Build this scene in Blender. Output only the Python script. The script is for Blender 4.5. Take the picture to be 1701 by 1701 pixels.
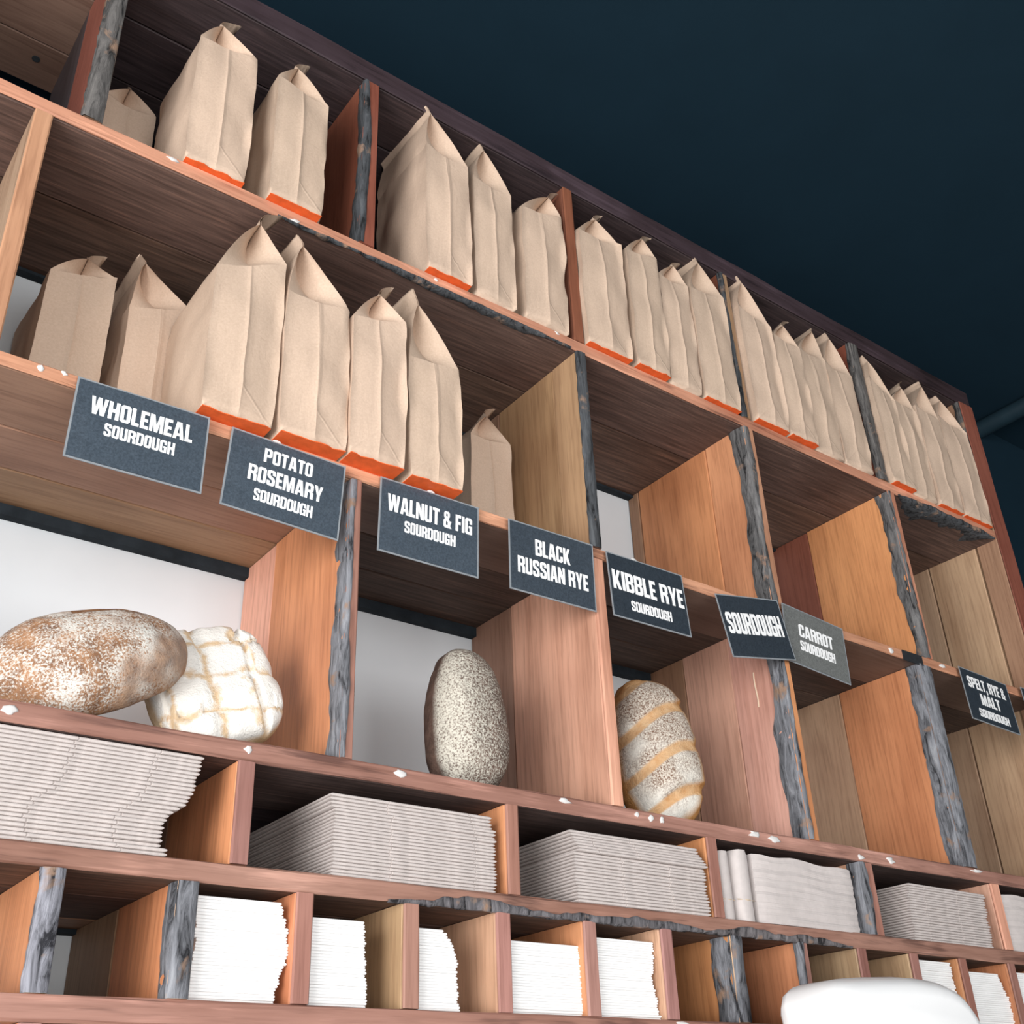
import bpy, bmesh, math, random
from mathutils import Vector, Matrix, noise
from mathutils.geometry import tessellate_polygon

U = 1.05            # metres per layout unit
EYE = 1.55          # camera height
sc = bpy.context.scene
for o in list(bpy.data.objects):
    bpy.data.objects.remove(o)

# ------------------------------------------------------------------ camera
cam_d = bpy.data.cameras.new('camera')
cam = bpy.data.objects.new('camera', cam_d)
sc.collection.objects.link(cam)
yaw, pitch, roll = math.radians(37.82), math.radians(29.66), math.radians(-2.37)
fw = Vector((math.sin(yaw)*math.cos(pitch), math.cos(yaw)*math.cos(pitch), math.sin(pitch)))
rt = Vector((math.cos(yaw), -math.sin(yaw), 0))
up = rt.cross(fw)
r2 = rt*math.cos(roll) + up*math.sin(roll)
u2 = -rt*math.sin(roll) + up*math.cos(roll)
m = Matrix((r2, u2, -fw)).transposed().to_4x4()
m.translation = Vector((0, -1.0*U, EYE))
cam.matrix_world = m
cam_d.sensor_width = 36.0
cam_d.lens = 1869.1/1701*36.0
cam_d.clip_start = 0.02
sc.camera = cam

# ------------------------------------------------------------------ light
world = bpy.data.worlds.new('world')
sc.world = world
world.use_nodes = True
bg = world.node_tree.nodes['Background']
bg.inputs[0].default_value = (0.62, 0.80, 1.0, 1)
bg.inputs[1].default_value = 0.35

def area(name, loc, target, sx, sy, power, col):
    l = bpy.data.lights.new(name, 'AREA')
    l.shape = 'RECTANGLE'; l.size = sx; l.size_y = sy; l.energy = power; l.color = col
    o = bpy.data.objects.new(name, l)
    sc.collection.objects.link(o)
    o.location = loc
    d = Vector(target) - Vector(loc)
    o.rotation_euler = d.to_track_quat('-Z', 'Y').to_euler()
    return o
# daylight standing in the two tall shop windows (front and left walls)
area('daylight_front_window', (-0.1, -3.93, 1.40), (-0.1, 0, 1.40), 3.4, 1.9, 122, (1.0, 0.985, 0.97))
area('daylight_side_window', (-2.14, -1.75, 1.45), (0, -1.75, 1.45), 2.2, 1.9, 138, (1.0, 0.985, 0.97))

vs = sc.view_settings
vs.view_transform = 'Standard'
vs.look = 'None'
vs.exposure = 0.03
vs.gamma = 1.0
vs.use_curve_mapping = False

# ------------------------------------------------------------------ materials
def newmat(name):
    mt = bpy.data.materials.new(name)
    mt.use_nodes = True
    nt = mt.node_tree
    b = nt.nodes['Principled BSDF']
    return mt, nt, b
def N(nt, typ, **kw):
    n = nt.nodes.new(typ)
    for k, v in kw.items():
        setattr(n, k, v)
    return n
def ramp(nt, fac, stops, interp='LINEAR'):
    n = nt.nodes.new('ShaderNodeValToRGB')
    n.color_ramp.interpolation = interp
    e = n.color_ramp.elements
    while len(e) < len(stops):
        e.new(0.5)
    for el, (p, c) in zip(e, stops):
        el.position = p
        el.color = (*c, 1) if len(c) == 3 else c
    nt.links.new(fac, n.inputs[0])
    return n.outputs[0]
def noise_tex(nt, vec, scale, detail=4, rough=0.55, dist=0.0):
    n = nt.nodes.new('ShaderNodeTexNoise')
    n.inputs['Scale'].default_value = scale
    n.inputs['Detail'].default_value = detail
    n.inputs['Roughness'].default_value = rough
    n.inputs['Distortion'].default_value = dist
    nt.links.new(vec, n.inputs['Vector'])
    return n.outputs[0]
def math_(nt, op, a, b=None, c=None):
    n = nt.nodes.new('ShaderNodeMath')
    n.operation = op
    for i, v in enumerate((a, b, c)):
        if v is None: continue
        if isinstance(v, (int, float)): n.inputs[i].default_value = v
        else: nt.links.new(v, n.inputs[i])
    return n.outputs[0]
def mix(nt, fac, a, b, typ='MIX'):
    n = nt.nodes.new('ShaderNodeMix')
    n.data_type = 'RGBA'
    n.blend_type = typ
    for sock, v in ((n.inputs[0], fac), (n.inputs[6], a), (n.inputs[7], b)):
        if isinstance(v, (int, float)): sock.default_value = v
        elif isinstance(v, tuple): sock.default_value = (*v, 1)
        else: nt.links.new(v, sock)
    return n.outputs[2]
def bump(nt, bsdf, h, strength, dist=0.002):
    n = nt.nodes.new('ShaderNodeBump')
    n.inputs['Strength'].default_value = strength
    n.inputs['Distance'].default_value = dist
    nt.links.new(h, n.inputs['Height'])
    nt.links.new(n.outputs[0], bsdf.inputs['Normal'])

def wood(name, axis, rough=0.55, worn=False, sawn=False):
    """hardwood; grain runs along `axis`; the plank's own tone is the object colour"""
    mt, nt, b = newmat(name)
    tc = N(nt, 'ShaderNodeTexCoord'); oi = N(nt, 'ShaderNodeObjectInfo')
    add = N(nt, 'ShaderNodeVectorMath', operation='ADD')
    mul = math_(nt, 'MULTIPLY', oi.outputs['Random'], 37.0)
    cmb = N(nt, 'ShaderNodeCombineXYZ')
    for i in range(3): nt.links.new(mul, cmb.inputs[i])
    nt.links.new(tc.outputs['Object'], add.inputs[0]); nt.links.new(cmb.outputs[0], add.inputs[1])
    mp = N(nt, 'ShaderNodeMapping')
    s = [1.0, 1.0, 1.0]; s[axis] = 0.055
    mp.inputs['Scale'].default_value = s
    nt.links.new(add.outputs[0], mp.inputs[0])
    v = mp.outputs[0]
    g1 = noise_tex(nt, v, 22, 5, 0.6, 0.8)
    g2 = noise_tex(nt, v, 190, 3, 0.6, 0.2)
    lo = noise_tex(nt, add.outputs[0], 4.5, 3, 0.5)
    f1 = ramp(nt, g1, [(0.22, (0.72, 0.66, 0.62)), (0.5, (1, 1, 1)), (0.78, (1.16, 1.18, 1.18))])
    f2 = ramp(nt, g2, [(0.30, (0.70, 0.66, 0.64)), (0.52, (1.0, 1.0, 1.0)), (0.8, (1.10, 1.10, 1.10))])
    f3 = ramp(nt, lo, [(0.30, (0.80, 0.74, 0.72)), (0.55, (1.05, 1.05, 1.05)), (0.75, (1.12, 1.14, 1.14))])
    if sawn:
        f2 = ramp(nt, g2, [(0.30, (0.42, 0.40, 0.38)), (0.50, (0.95, 0.95, 0.95)), (0.62, (1.35, 1.32, 1.28)), (0.75, (2.1, 1.95, 1.8))])
    c = mix(nt, 1.0, oi.outputs['Color'], f1, 'MULTIPLY')
    c = mix(nt, 0.75, c, f2, 'MULTIPLY')
    c = mix(nt, 1.0, c, f3, 'MULTIPLY')
    if worn:
        w1 = noise_tex(nt, v, 60, 4, 0.7, 0.6); w2 = noise_tex(nt, add.outputs[0], 9, 2, 0.5)
        wm = math_(nt, 'ADD', math_(nt, 'MULTIPLY', w1, 0.7), math_(nt, 'MULTIPLY', w2, 0.4))
        c = mix(nt, ramp(nt, wm, [(0.60, (0, 0, 0)), (0.70, (0.7,)*3)]), c, mix(nt, 1.0, c, (1.7, 1.75, 1.8), 'MULTIPLY'))
        c = mix(nt, ramp(nt, wm, [(0.42, (0.75,)*3), (0.50, (0, 0, 0))]), c, mix(nt, 1.0, c, (0.34, 0.32, 0.34), 'MULTIPLY'))
    nt.links.new(c, b.inputs['Base Color'])
    b.inputs['Roughness'].default_value = rough
    b.inputs['Specular IOR Level'].default_value = 0.35
    bump(nt, b, g2, 0.25, 0.0012)
    return mt
WOOD_X = wood('wood_grain_along', 0)
WOOD_Z = wood('wood_grain_upright', 2)
WOOD_S = wood('rough_sawn_wood', 0, 0.7, False, True)
LIP_X = wood('worn_sawn_edge', 0, 0.6, True)

def mat_bark():
    mt, nt, b = newmat('weathered_bark')
    tc = N(nt, 'ShaderNodeTexCoord'); oi = N(nt, 'ShaderNodeObjectInfo')
    mp = N(nt, 'ShaderNodeMapping'); mp.inputs['Scale'].default_value = (1, 1, 0.16)
    nt.links.new(tc.outputs['Object'], mp.inputs[0])
    n1 = noise_tex(nt, mp.outputs[0], 85, 6, 0.65, 1.0)
    n2 = noise_tex(nt, tc.outputs['Object'], 22, 4, 0.6, 0.4)
    c1 = ramp(nt, n1, [(0.36, (0.06, 0.06, 0.07)), (0.46, (0.6, 0.6, 0.62)), (0.58, (1.0, 1.0, 1.03)), (0.75, (1.6, 1.6, 1.6))])
    c = mix(nt, 1.0, oi.outputs['Color'], c1, 'MULTIPLY')
    c2 = ramp(nt, n2, [(0.60, (0, 0, 0)), (0.68, (1, 1, 1))])
    c = mix(nt, c2, c, (0.30, 0.19, 0.13))
    nt.links.new(c, b.inputs['Base Color'])
    b.inputs['Roughness'].default_value = 0.9
    bump(nt, b, n1, 0.9, 0.004)
    return mt
BARK = mat_bark()

def mat_kraft():
    mt, nt, b = newmat('kraft_paper')
    tc = N(nt, 'ShaderNodeTexCoord'); oi = N(nt, 'ShaderNodeObjectInfo')
    n1 = noise_tex(nt, tc.outputs['Object'], 340, 4, 0.7)
    mp = N(nt, 'ShaderNodeMapping'); mp.inputs['Scale'].default_value = (1, 1, 0.35)
    nt.links.new(tc.outputs['Object'], mp.inputs[0])
    n2 = noise_tex(nt, mp.outputs[0], 34, 4, 0.6, 0.6)
    c = ramp(nt, n1, [(0.3, (0.55, 0.405, 0.305)), (0.7, (0.64, 0.485, 0.372))])
    tint = ramp(nt, oi.outputs['Random'], [(0, (0.94, 0.94, 0.93)), (1, (1.05, 1.04, 1.04))])
    c = mix(nt, 1.0, c, tint, 'MULTIPLY')
    nt.links.new(c, b.inputs['Base Color'])
    b.inputs['Roughness'].default_value = 0.72
    b.inputs['Specular IOR Level'].default_value = 0.25
    n3 = noise_tex(nt, tc.outputs['Object'], 17, 2, 0.5, 0.9)
    cre = ramp(nt, math_(nt, 'ABSOLUTE', math_(nt, 'SUBTRACT', n3, 0.5)), [(0.0, (0, 0, 0)), (0.05, (1, 1, 1))])
    sp = N(nt, 'ShaderNodeSeparateXYZ'); nt.links.new(tc.outputs['Object'], sp.inputs[0])
    tri = math_(nt, 'ABSOLUTE', math_(nt, 'SUBTRACT', sp.outputs[2], math_(nt, 'SUBTRACT', 0.044, math_(nt, 'ABSOLUTE', sp.outputs[0]))))
    ctr = math_(nt, 'ADD', math_(nt, 'ABSOLUTE', sp.outputs[0]), math_(nt, 'MULTIPLY', math_(nt, 'LESS_THAN', sp.outputs[2], 0.044), 1.0))
    fold = ramp(nt, math_(nt, 'MINIMUM', tri, ctr), [(0.0, (1, 1, 1)), (0.0016, (0, 0, 0))])
    fold = math_(nt, 'MULTIPLY', fold, math_(nt, 'LESS_THAN', sp.outputs[1], -0.055))
    bump(nt, b, math_(nt, 'ADD', math_(nt, 'ADD', n2, math_(nt, 'MULTIPLY', cre, 0.10)), math_(nt, 'MULTIPLY', fold, 0.5)), 0.36, 0.0026)
    return mt
KRAFT = mat_kraft()

def plain(name, col, rough=0.6, spec=0.3, nscale=None, amp=0.12, bumpd=0.0):
    mt, nt, b = newmat(name)
    b.inputs['Roughness'].default_value = rough
    b.inputs['Specular IOR Level'].default_value = spec
    if nscale:
        tc = N(nt, 'ShaderNodeTexCoord')
        n = noise_tex(nt, tc.outputs['Object'], nscale, 4, 0.6)
        lo = tuple(v*(1-amp) for v in col); hi = tuple(min(1, v*(1+amp)) for v in col)
        nt.links.new(ramp(nt, n, [(0.3, lo), (0.7, hi)]), b.inputs['Base Color'])
        if bumpd: bump(nt, b, n, 0.4, bumpd)
    else:
        b.inputs['Base Color'].default_value = (*col, 1)
    return mt
ORANGE = plain('orange_printed_paper', (0.80, 0.13, 0.03), 0.55, 0.3, 60, 0.15)
WHITE_PANEL = plain('white_painted_panel', (0.71, 0.745, 0.77), 0.6, 0.25, 5, 0.03)
DARK_WALL = plain('dark_navy_paint', (0.010, 0.028, 0.044), 0.85, 0.12, 6, 0.05)
GAP_SHADE = plain('dark_gap_shade', (0.022, 0.028, 0.034), 0.8, 0.1, 30, 0.3)  # shadow of the gap behind the shelves, painted as a dark colour
FLOOR = plain('pale_concrete', (0.36, 0.37, 0.37), 0.6, 0.3, 3, 0.1)
PLASTER = plain('white_plaster', (0.72, 0.74, 0.75), 0.8, 0.2, 4, 0.04)
CARDB = plain('greyed_cardboard', (0.56, 0.50, 0.475), 0.8, 0.15, 120, 0.10)
WHITEC = plain('white_card', (0.90, 0.89, 0.88), 0.6, 0.2, 60, 0.02)
PALE = plain('pale_paper', (0.58, 0.525, 0.505), 0.75, 0.2, 70, 0.06, 0.001)
PUTTY = plain('white_putty', (0.70, 0.68, 0.66), 0.8, 0.2, 200, 0.06)
BLACKTAPE = plain('black_tape', (0.025, 0.027, 0.03), 0.5, 0.4, 120, 0.3)
GLOSSW = plain('white_enamel', (0.90, 0.90, 0.90), 0.35, 0.5, 8, 0.01)
LAMIN = plain('laminate_rim', (0.27, 0.29, 0.31), 0.22, 0.6, 80, 0.12)
LETTER = plain('white_print', (0.92, 0.92, 0.92), 0.5, 0.4, 200, 0.02)
PIPE = plain('dark_painted_pipe', (0.016, 0.036, 0.050), 0.5, 0.4, 20, 0.1)
FIBRE = plain('dry_fibre', (0.66, 0.52, 0.38), 0.8, 0.2, 90, 0.1)

def mat_card():
    mt, nt, b = newmat('black_sign_card')
    tc = N(nt, 'ShaderNodeTexCoord'); oi = N(nt, 'ShaderNodeObjectInfo')
    n = noise_tex(nt, tc.outputs['Object'], 420, 3, 0.7)
    n2 = noise_tex(nt, tc.outputs['Object'], 28, 3, 0.6)
    c = mix(nt, 1.0, oi.outputs['Color'], ramp(nt, n, [(0.3, (0.7, 0.7, 0.7)), (0.7, (1.35, 1.35, 1.35))]), 'MULTIPLY')
    nt.links.new(c, b.inputs['Base Color'])
    nt.links.new(ramp(nt, n2, [(0.3, (0.28,)*3), (0.7, (0.42,)*3)]), b.inputs['Roughness'])
    b.inputs['Specular IOR Level'].default_value = 0.55
    bump(nt, b, n2, 0.25, 0.003)
    return mt
CARD = mat_card()

# ------------------------------------------------------------------ mesh helpers
def P(x, y, z):
    return Vector((x*U, y*U, z*U + EYE))
class MB:
    def __init__(s): s.v = []; s.f = []; s.sharp = []
    def grid(s, rows, closed=False):
        """rows: list of equal-length point lists"""
        o = len(s.v); n = len(rows[0])
        for r in rows: s.v += [tuple(p) for p in r]
        for i in range(len(rows)-1):
            for j in range(n if closed else n-1):
                k = (j+1) % n
                s.f.append((o+i*n+j, o+i*n+k, o+(i+1)*n+k, o+(i+1)*n+j))
        return o, n
    def cap(s, idx): s.f.append(tuple(idx))
    def box(s, a, b):
        o = len(s.v)
        for z in (a[2], b[2]):
            for x, y in ((a[0], a[1]), (b[0], a[1]), (b[0], b[1]), (a[0], b[1])):
                s.v.append((x, y, z))
        for q in ((3,2,1,0), (4,5,6,7), (0,1,5,4), (1,2,6,5), (2,3,7,6), (3,0,4,7)):
            s.f.append(tuple(o+i for i in q))
    def tube(s, pts, rad, n=8):
        pts = [Vector(p) for p in pts]; rows = []
        for i, p in enumerate(pts):
            t = (pts[min(i+1, len(pts)-1)] - pts[max(i-1, 0)]).normalized()
            a = t.orthogonal().normalized(); c = t.cross(a)
            rr = rad[i] if isinstance(rad, (list, tuple)) else rad
            rows.append([p + (a*math.cos(6.2832*k/n) + c*math.sin(6.2832*k/n))*rr for k in range(n)])
        o, n = s.grid(rows, True)
        s.cap([o+k for k in range(n)][::-1]); s.cap([o+(len(rows)-1)*n+k for k in range(n)])
    def build(s, name, mat, parent=None, color=None, smooth=False, origin=None):
        me = bpy.data.meshes.new(name)
        og = Vector(origin) if origin is not None else (Vector(parent['_o']) if parent is not None and '_o' in parent else Vector((0, 0, 0)))
        me.from_pydata([Vector(v)-og for v in s.v], [], s.f)
        me.validate()
        bm = bmesh.new(); bm.from_mesh(me)
        bmesh.ops.recalc_face_normals(bm, faces=bm.faces[:])
        bm.to_mesh(me); bm.free()
        if smooth:
            me.polygons.foreach_set('use_smooth', [True]*len(me.polygons))
            if smooth == 'auto':
                me.set_sharp_from_angle(angle=math.radians(38))
        if s.sharp:
            st = set(tuple(sorted(e)) for e in s.sharp)
            for e in me.edges:
                if tuple(sorted(e.vertices)) in st: e.use_edge_sharp = True
        me.materials.append(mat)
        o = bpy.data.objects.new(name, me)
        sc.collection.objects.link(o)
        if parent is not None:
            o.parent = parent
            if origin is not None: o.location = og - Vector(parent['_o'])
        else:
            o.location = og
        if color is not None: o.color = (*color, 1)
        return o
def tag(o, label, cat, group=None, kind=None):
    o['label'] = label; o['category'] = cat
    if group: o['group'] = group
    if kind: o['kind'] = kind
    return o
def thing(name, label, cat, loc, group=None):
    o = bpy.data.objects.new(name, None)
    o.empty_display_size = 0.05
    sc.collection.objects.link(o)
    o.location = loc
    o['_o'] = tuple(loc)
    return tag(o, label, cat, group)
def nz(x, y=0.0, z=0.0): return noise.noise(Vector((x, y, z)))

# ------------------------------------------------------------------ setting
X0, X1, Y0, Y1, ZC = -2.2, 6.5, -4.0, 0.345, 3.42
def structure(name, mb, mat):
    o = mb.build(name, mat); o['kind'] = 'structure'; return o
mb = MB(); mb.box((X0, Y0, -0.1), (X1, Y1+0.1, 0)); structure('floor', mb, FLOOR)
mb = MB(); mb.box((X0, Y0, ZC), (X1, Y1+0.1, ZC+0.1)); structure('ceiling', mb, DARK_WALL)
mb = MB(); mb.box((X0, Y1, 0), (X1, Y1+0.1, ZC)); structure('wall_back', mb, DARK_WALL)
mb = MB(); mb.box((X1, Y0, 0), (X1+0.1, Y1+0.1, ZC)); structure('wall_right', mb, DARK_WALL)
# front wall with the big shop window the daylight comes through
mb = MB()
mb.box((X0, Y0-0.1, 0), (X1, Y0, 0.42)); mb.box((X0, Y0-0.1, 2.42), (X1, Y0, ZC))
mb.box((1.62, Y0-0.1, 0.42), (X1, Y0, 2.42))
structure('wall_front', mb, PLASTER)
mb = MB()
mb.box((X0-0.1, Y0-0.1, 0), (X0, Y1+0.1, 0.42)); mb.box((X0-0.1, Y0-0.1, 2.42), (X0, Y1+0.1, ZC))
mb.box((X0-0.1, Y0-0.1, 0.42), (X0, -2.87, 2.42)); mb.box((X0-0.1, -0.63, 0.42), (X0, Y1+0.1, 2.42))
structure('wall_left', mb, PLASTER)

# ------------------------------------------------------------------ shelving unit
D = 0.2893
Z = dict(Tt=1.4225, Tb=1.3811, s1t=1.0621, s1b=1.0426, s2t=0.7094, s2b=0.6935, s3t=0.3581, s3b=0.3392,
         s4t=0.2411, s4b=0.2224, s5t=0.1239, s5b=0.1033)
XL, XR = -0.20, 2.0593
unit = thing('shelving_unit', 'tall wall of reclaimed timber pigeonhole shelves holding bread and bags', 'shelf', P(0.93, D/2, -EYE/U))
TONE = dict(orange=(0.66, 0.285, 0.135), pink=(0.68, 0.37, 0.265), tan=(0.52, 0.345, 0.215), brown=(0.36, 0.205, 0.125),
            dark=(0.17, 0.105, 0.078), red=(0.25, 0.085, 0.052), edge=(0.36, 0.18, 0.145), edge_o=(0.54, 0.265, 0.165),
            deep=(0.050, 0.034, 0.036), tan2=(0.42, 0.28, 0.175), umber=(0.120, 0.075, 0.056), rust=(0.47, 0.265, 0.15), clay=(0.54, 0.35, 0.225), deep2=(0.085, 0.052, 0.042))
random.seed(4)
def plank(a, b, axis, name, tone, parent, jit=0.0009, ch=0.0016, mat=None, seg=None, origin=None):
    """a chamfered board from corner a to b (layout units), slightly uneven along its length"""
    ax = [0, 1, 2]; ax.remove(axis); p, q = ax
    L = b[axis]-a[axis]
    n = seg or max(2, min(40, int(L/0.05)))
    sd = random.uniform(0, 100)
    rows = []
    for i in range(n+1):
        t = a[axis] + L*i/n
        prof = [(a[p]+ch, a[q]), (b[p]-ch, a[q]), (b[p], a[q]+ch), (b[p], b[q]-ch), (b[p]-ch, b[q]), (a[p]+ch, b[q]), (a[p], b[q]-ch), (a[p], a[q]+ch)]
        row = []
        for k, (u, v) in enumerate(prof):
            w = [0, 0, 0]; w[axis] = t
            w[p] = u + jit*nz(t*9, k*3.1, sd); w[q] = v + jit*nz(t*9, k*2.3, sd+7)
            row.append(P(*w))
        rows.append(row)
    mb = MB(); o, m_ = mb.grid(rows, True)
    mb.cap([o+k for k in range(8)]); mb.cap([o+n*8+k for k in range(8)])
    tv = tuple(c*random.uniform(0.93, 1.07) for c in TONE[tone])
    return mb.build(name, mat or (WOOD_Z if axis == 2 else WOOD_S if tone in ('umber', 'deep', 'deep2') else WOOD_X), parent, tv, origin=origin)

def sub(parent):
    """a part of the unit that carries pieces of its own sits at the same origin as the unit"""
    parent['_o'] = tuple(unit['_o']); return parent

def shelf(zb, zt, x0, x1, cuts, tones, edge, gap_shade=None, split=None, tones2=None):
    """front plank (the part), rear planks, a paler sawn front lip and a dark strip painting the gap shade behind as sub-parts"""
    ys = [0.0045] + list(cuts) + [D]
    main = sub(plank((x0, ys[0], zb), (split or x1, ys[1]-0.0008, zt), 0, 'shelf_board', tones[0], unit))
    for i in range(1, len(ys)-1):
        plank((x0, ys[i]+0.0008, zb+random.uniform(0, 0.0012)), (split or x1, ys[i+1]-0.0008, zt), 0, 'plank', tones[i % len(tones)], main)
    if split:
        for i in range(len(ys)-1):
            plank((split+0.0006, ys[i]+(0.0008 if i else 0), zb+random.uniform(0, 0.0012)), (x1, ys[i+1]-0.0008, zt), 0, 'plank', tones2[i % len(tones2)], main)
    plank((x0, 0, zb), (x1, 0.0042, zt), 0, 'front_lip', edge, main, jit=0.0016, mat=LIP_X)
    if gap_shade:
        mb = MB(); mb.box(P(x0, D-0.014, zb-gap_shade), P(x1, D, zb-0.0002)); mb.build('gap_shade', GAP_SHADE, main)  # added strip that paints the shadow between shelf back and wall
    return main
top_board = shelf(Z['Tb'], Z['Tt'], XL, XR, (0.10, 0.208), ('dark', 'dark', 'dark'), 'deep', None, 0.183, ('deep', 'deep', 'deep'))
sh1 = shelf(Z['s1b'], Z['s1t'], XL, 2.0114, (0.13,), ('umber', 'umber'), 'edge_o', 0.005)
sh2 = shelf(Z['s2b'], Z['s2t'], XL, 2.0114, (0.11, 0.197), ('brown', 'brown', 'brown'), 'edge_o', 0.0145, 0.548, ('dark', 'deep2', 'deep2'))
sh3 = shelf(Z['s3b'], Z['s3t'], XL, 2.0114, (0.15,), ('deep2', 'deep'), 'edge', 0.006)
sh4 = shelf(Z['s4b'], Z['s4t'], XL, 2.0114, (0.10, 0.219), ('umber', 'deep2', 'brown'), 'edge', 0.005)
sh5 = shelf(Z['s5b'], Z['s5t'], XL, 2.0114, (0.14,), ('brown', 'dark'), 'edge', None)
for zt in (-0.05, -0.45, -0.90, -1.38):
    shelf(zt-0.02, zt, XL, 2.0114, (0.15,), ('brown', 'dark'), 'edge', None)

def bark(parent, x0, x1, z0, z1, wl, name='bark_edge', tone=(0.16, 0.17, 0.19), proud=0.0014, full=False):
    """a ragged strip of weathered bark wrapped round the front left corner of an upright board"""
    sd = random.uniform(0, 200)
    n = max(8, int((z1-z0)/0.006)); rows = []
    for i in range(n+1):
        z = z0 + (z1-z0)*i/n
        yb = wl*(0.78 + 0.50*nz(z*8, sd) + 0.16*nz(z*34, sd+5)); yb = max(0.004, yb)
        cx = (x1-x0)*(1.0 if full else max(0.1, min(0.96, 0.40 + 0.5*nz(z*9, sd+9))))
        g = lambda k: proud*(1.0 + 1.6*nz(z*70, k*1.7, sd))
        row = [P(x0+0.0002, yb, z), P(x0-g(1), yb*0.93, z), P(x0-g(2)*1.3, yb*0.6, z), P(x0-g(3), yb*0.28, z), P(x0+0.0006, -0.0002-g(4)*0.6, z),
               P(x0+cx*0.5, -g(5)-0.0004, z), P(x0+cx*0.93, -g(6)*0.7-0.0004, z), P(x0+cx, 0.0004, z)]
        rows.append(row)
    mb = MB(); mb.grid(rows)
    return mb.build(name, BARK, parent, tone, smooth=True)

def divider(x0, x1, z0, z1, cuts=(), tones=('orange',), edge='pink', bk=None, bk_tone=(0.16, 0.17, 0.19), full=False, shade_gap=0):
    ys = [0.0042] + list(cuts) + [D]
    z0 += 0.0006; z1 -= 0.0006
    main = sub(plank((x0, ys[0], z0), (x1, ys[1]-0.0006, z1), 2, 'divider', tones[0], unit))
    for i in range(1, len(ys)-1):
        plank((x0+random.uniform(0, 0.0012), ys[i]+0.0006, z0), (x1, ys[i+1]-0.0006, z1), 2, 'plank', tones[i % len(tones)], main)
    plank((x0, 0.0, z0), (x1, 0.0040, z1), 2, 'front_lip', edge, main)
    if bk: bark(main, x0, x1, z0, z1, bk, tone=bk_tone, full=full)
    return main
GREY = (0.23, 0.235, 0.25); DKBARK = (0.075, 0.08, 0.085); MIDB = (0.14, 0.13, 0.12)
# row 1 (top); rear planks toned dark to paint in the cubby shadow
r1 = (Z['s1t'], Z['Tb'])
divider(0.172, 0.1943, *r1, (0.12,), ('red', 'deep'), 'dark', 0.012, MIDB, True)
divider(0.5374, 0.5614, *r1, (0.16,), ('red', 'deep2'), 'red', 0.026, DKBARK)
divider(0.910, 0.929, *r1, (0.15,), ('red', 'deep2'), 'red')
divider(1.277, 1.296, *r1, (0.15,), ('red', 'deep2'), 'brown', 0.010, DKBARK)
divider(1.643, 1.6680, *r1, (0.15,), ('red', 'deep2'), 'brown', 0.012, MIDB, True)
# row 2
r2_ = (Z['s2t'], Z['s1b'])
divider(0.1221, 0.1418, *r2_, (0.15,), ('tan', 'tan'), 'edge_o')
dv = divider(0.912, 0.928, *r2_, (0.06, 0.2), ('rust', 'rust', 'brown'), 'dark', 0.004, DKBARK, True)
divider(1.2724, 1.296, *r2_, (0.09, 0.262), ('orange', 'orange', 'brown'), 'edge_o', 0.036, (0.16, 0.155, 0.15))
divider(1.660, 1.679, *r2_, (0.195,), ('orange', 'red'), 'edge_o', 0.030, (0.17, 0.165, 0.16))
# row 3
r3 = (Z['s3t'], Z['s2b'])
divider(0.5405, 0.5557, *r3, (0.196,), ('orange', 'pink'), 'edge', 0.036, GREY)
divider(0.911, 0.9294, *r3, (0.188,), ('pink', 'brown'), 'pink')
divider(1.2700, 1.2894, *r3, (0.10, 0.2), ('pink', 'pink', 'brown'), 'orange', 0.034, GREY)
divider(1.630, 1.6639, *r3, (0.170,), ('orange', 'clay'), 'dark', 0.034, GREY, True)
# row 4
r4 = (Z['s4t'], Z['s3b'])
divider(0.4314, 0.4495, *r4, (0.17,), ('orange', 'brown'), 'edge')
divider(0.7512, 0.7677, *r4, (0.17,), ('orange', 'brown'), 'edge')
divider(1.0651, 1.0832, *r4, (0.17,), ('orange', 'brown'), 'edge')
divider(1.366, 1.3966, *r4, (0.17,), ('pink', 'brown'), 'edge', 0.030, GREY)
divider(1.690, 1.712, *r4, (0.17,), ('pink', 'tan'), 'pink')
# row 5
r5 = (Z['s5t'], Z['s4b'])
R5 = [0.286, 0.4039, 0.5194, 0.6382, 0.7522, 0.8718, 0.9885, 1.105, 1.2292, 1.349, 1.4632, 1.5786, 1.7039, 1.822, 1.94]
for i, xr in enumerate(R5):
    tn = ('orange', 'brown') if i not in (3, 9, 10) else ('tan', 'tan2')
    if i in (4, 6): tn = ('pink', 'pink')
    bk = {0: (0.008, (0.30, 0.30, 0.33), True), 1: (0.030, GREY, True), 7: (0.040, GREY, True), 8: (0.012, GREY, False)}.get(i)
    divider(xr-(0.0185 if i != 1 else 0.0195), xr, *r5, (0.15,), tn, 'edge' if not (bk and bk[2]) else 'tan', bk and bk[0], bk[1] if bk else GREY, bool(bk and bk[2]))
# row 6, just below the frame
for xr in R5[:8]:
    divider(xr-0.018, xr, -0.05, Z['s5b'], (), ('orange',), 'edge')
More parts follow.
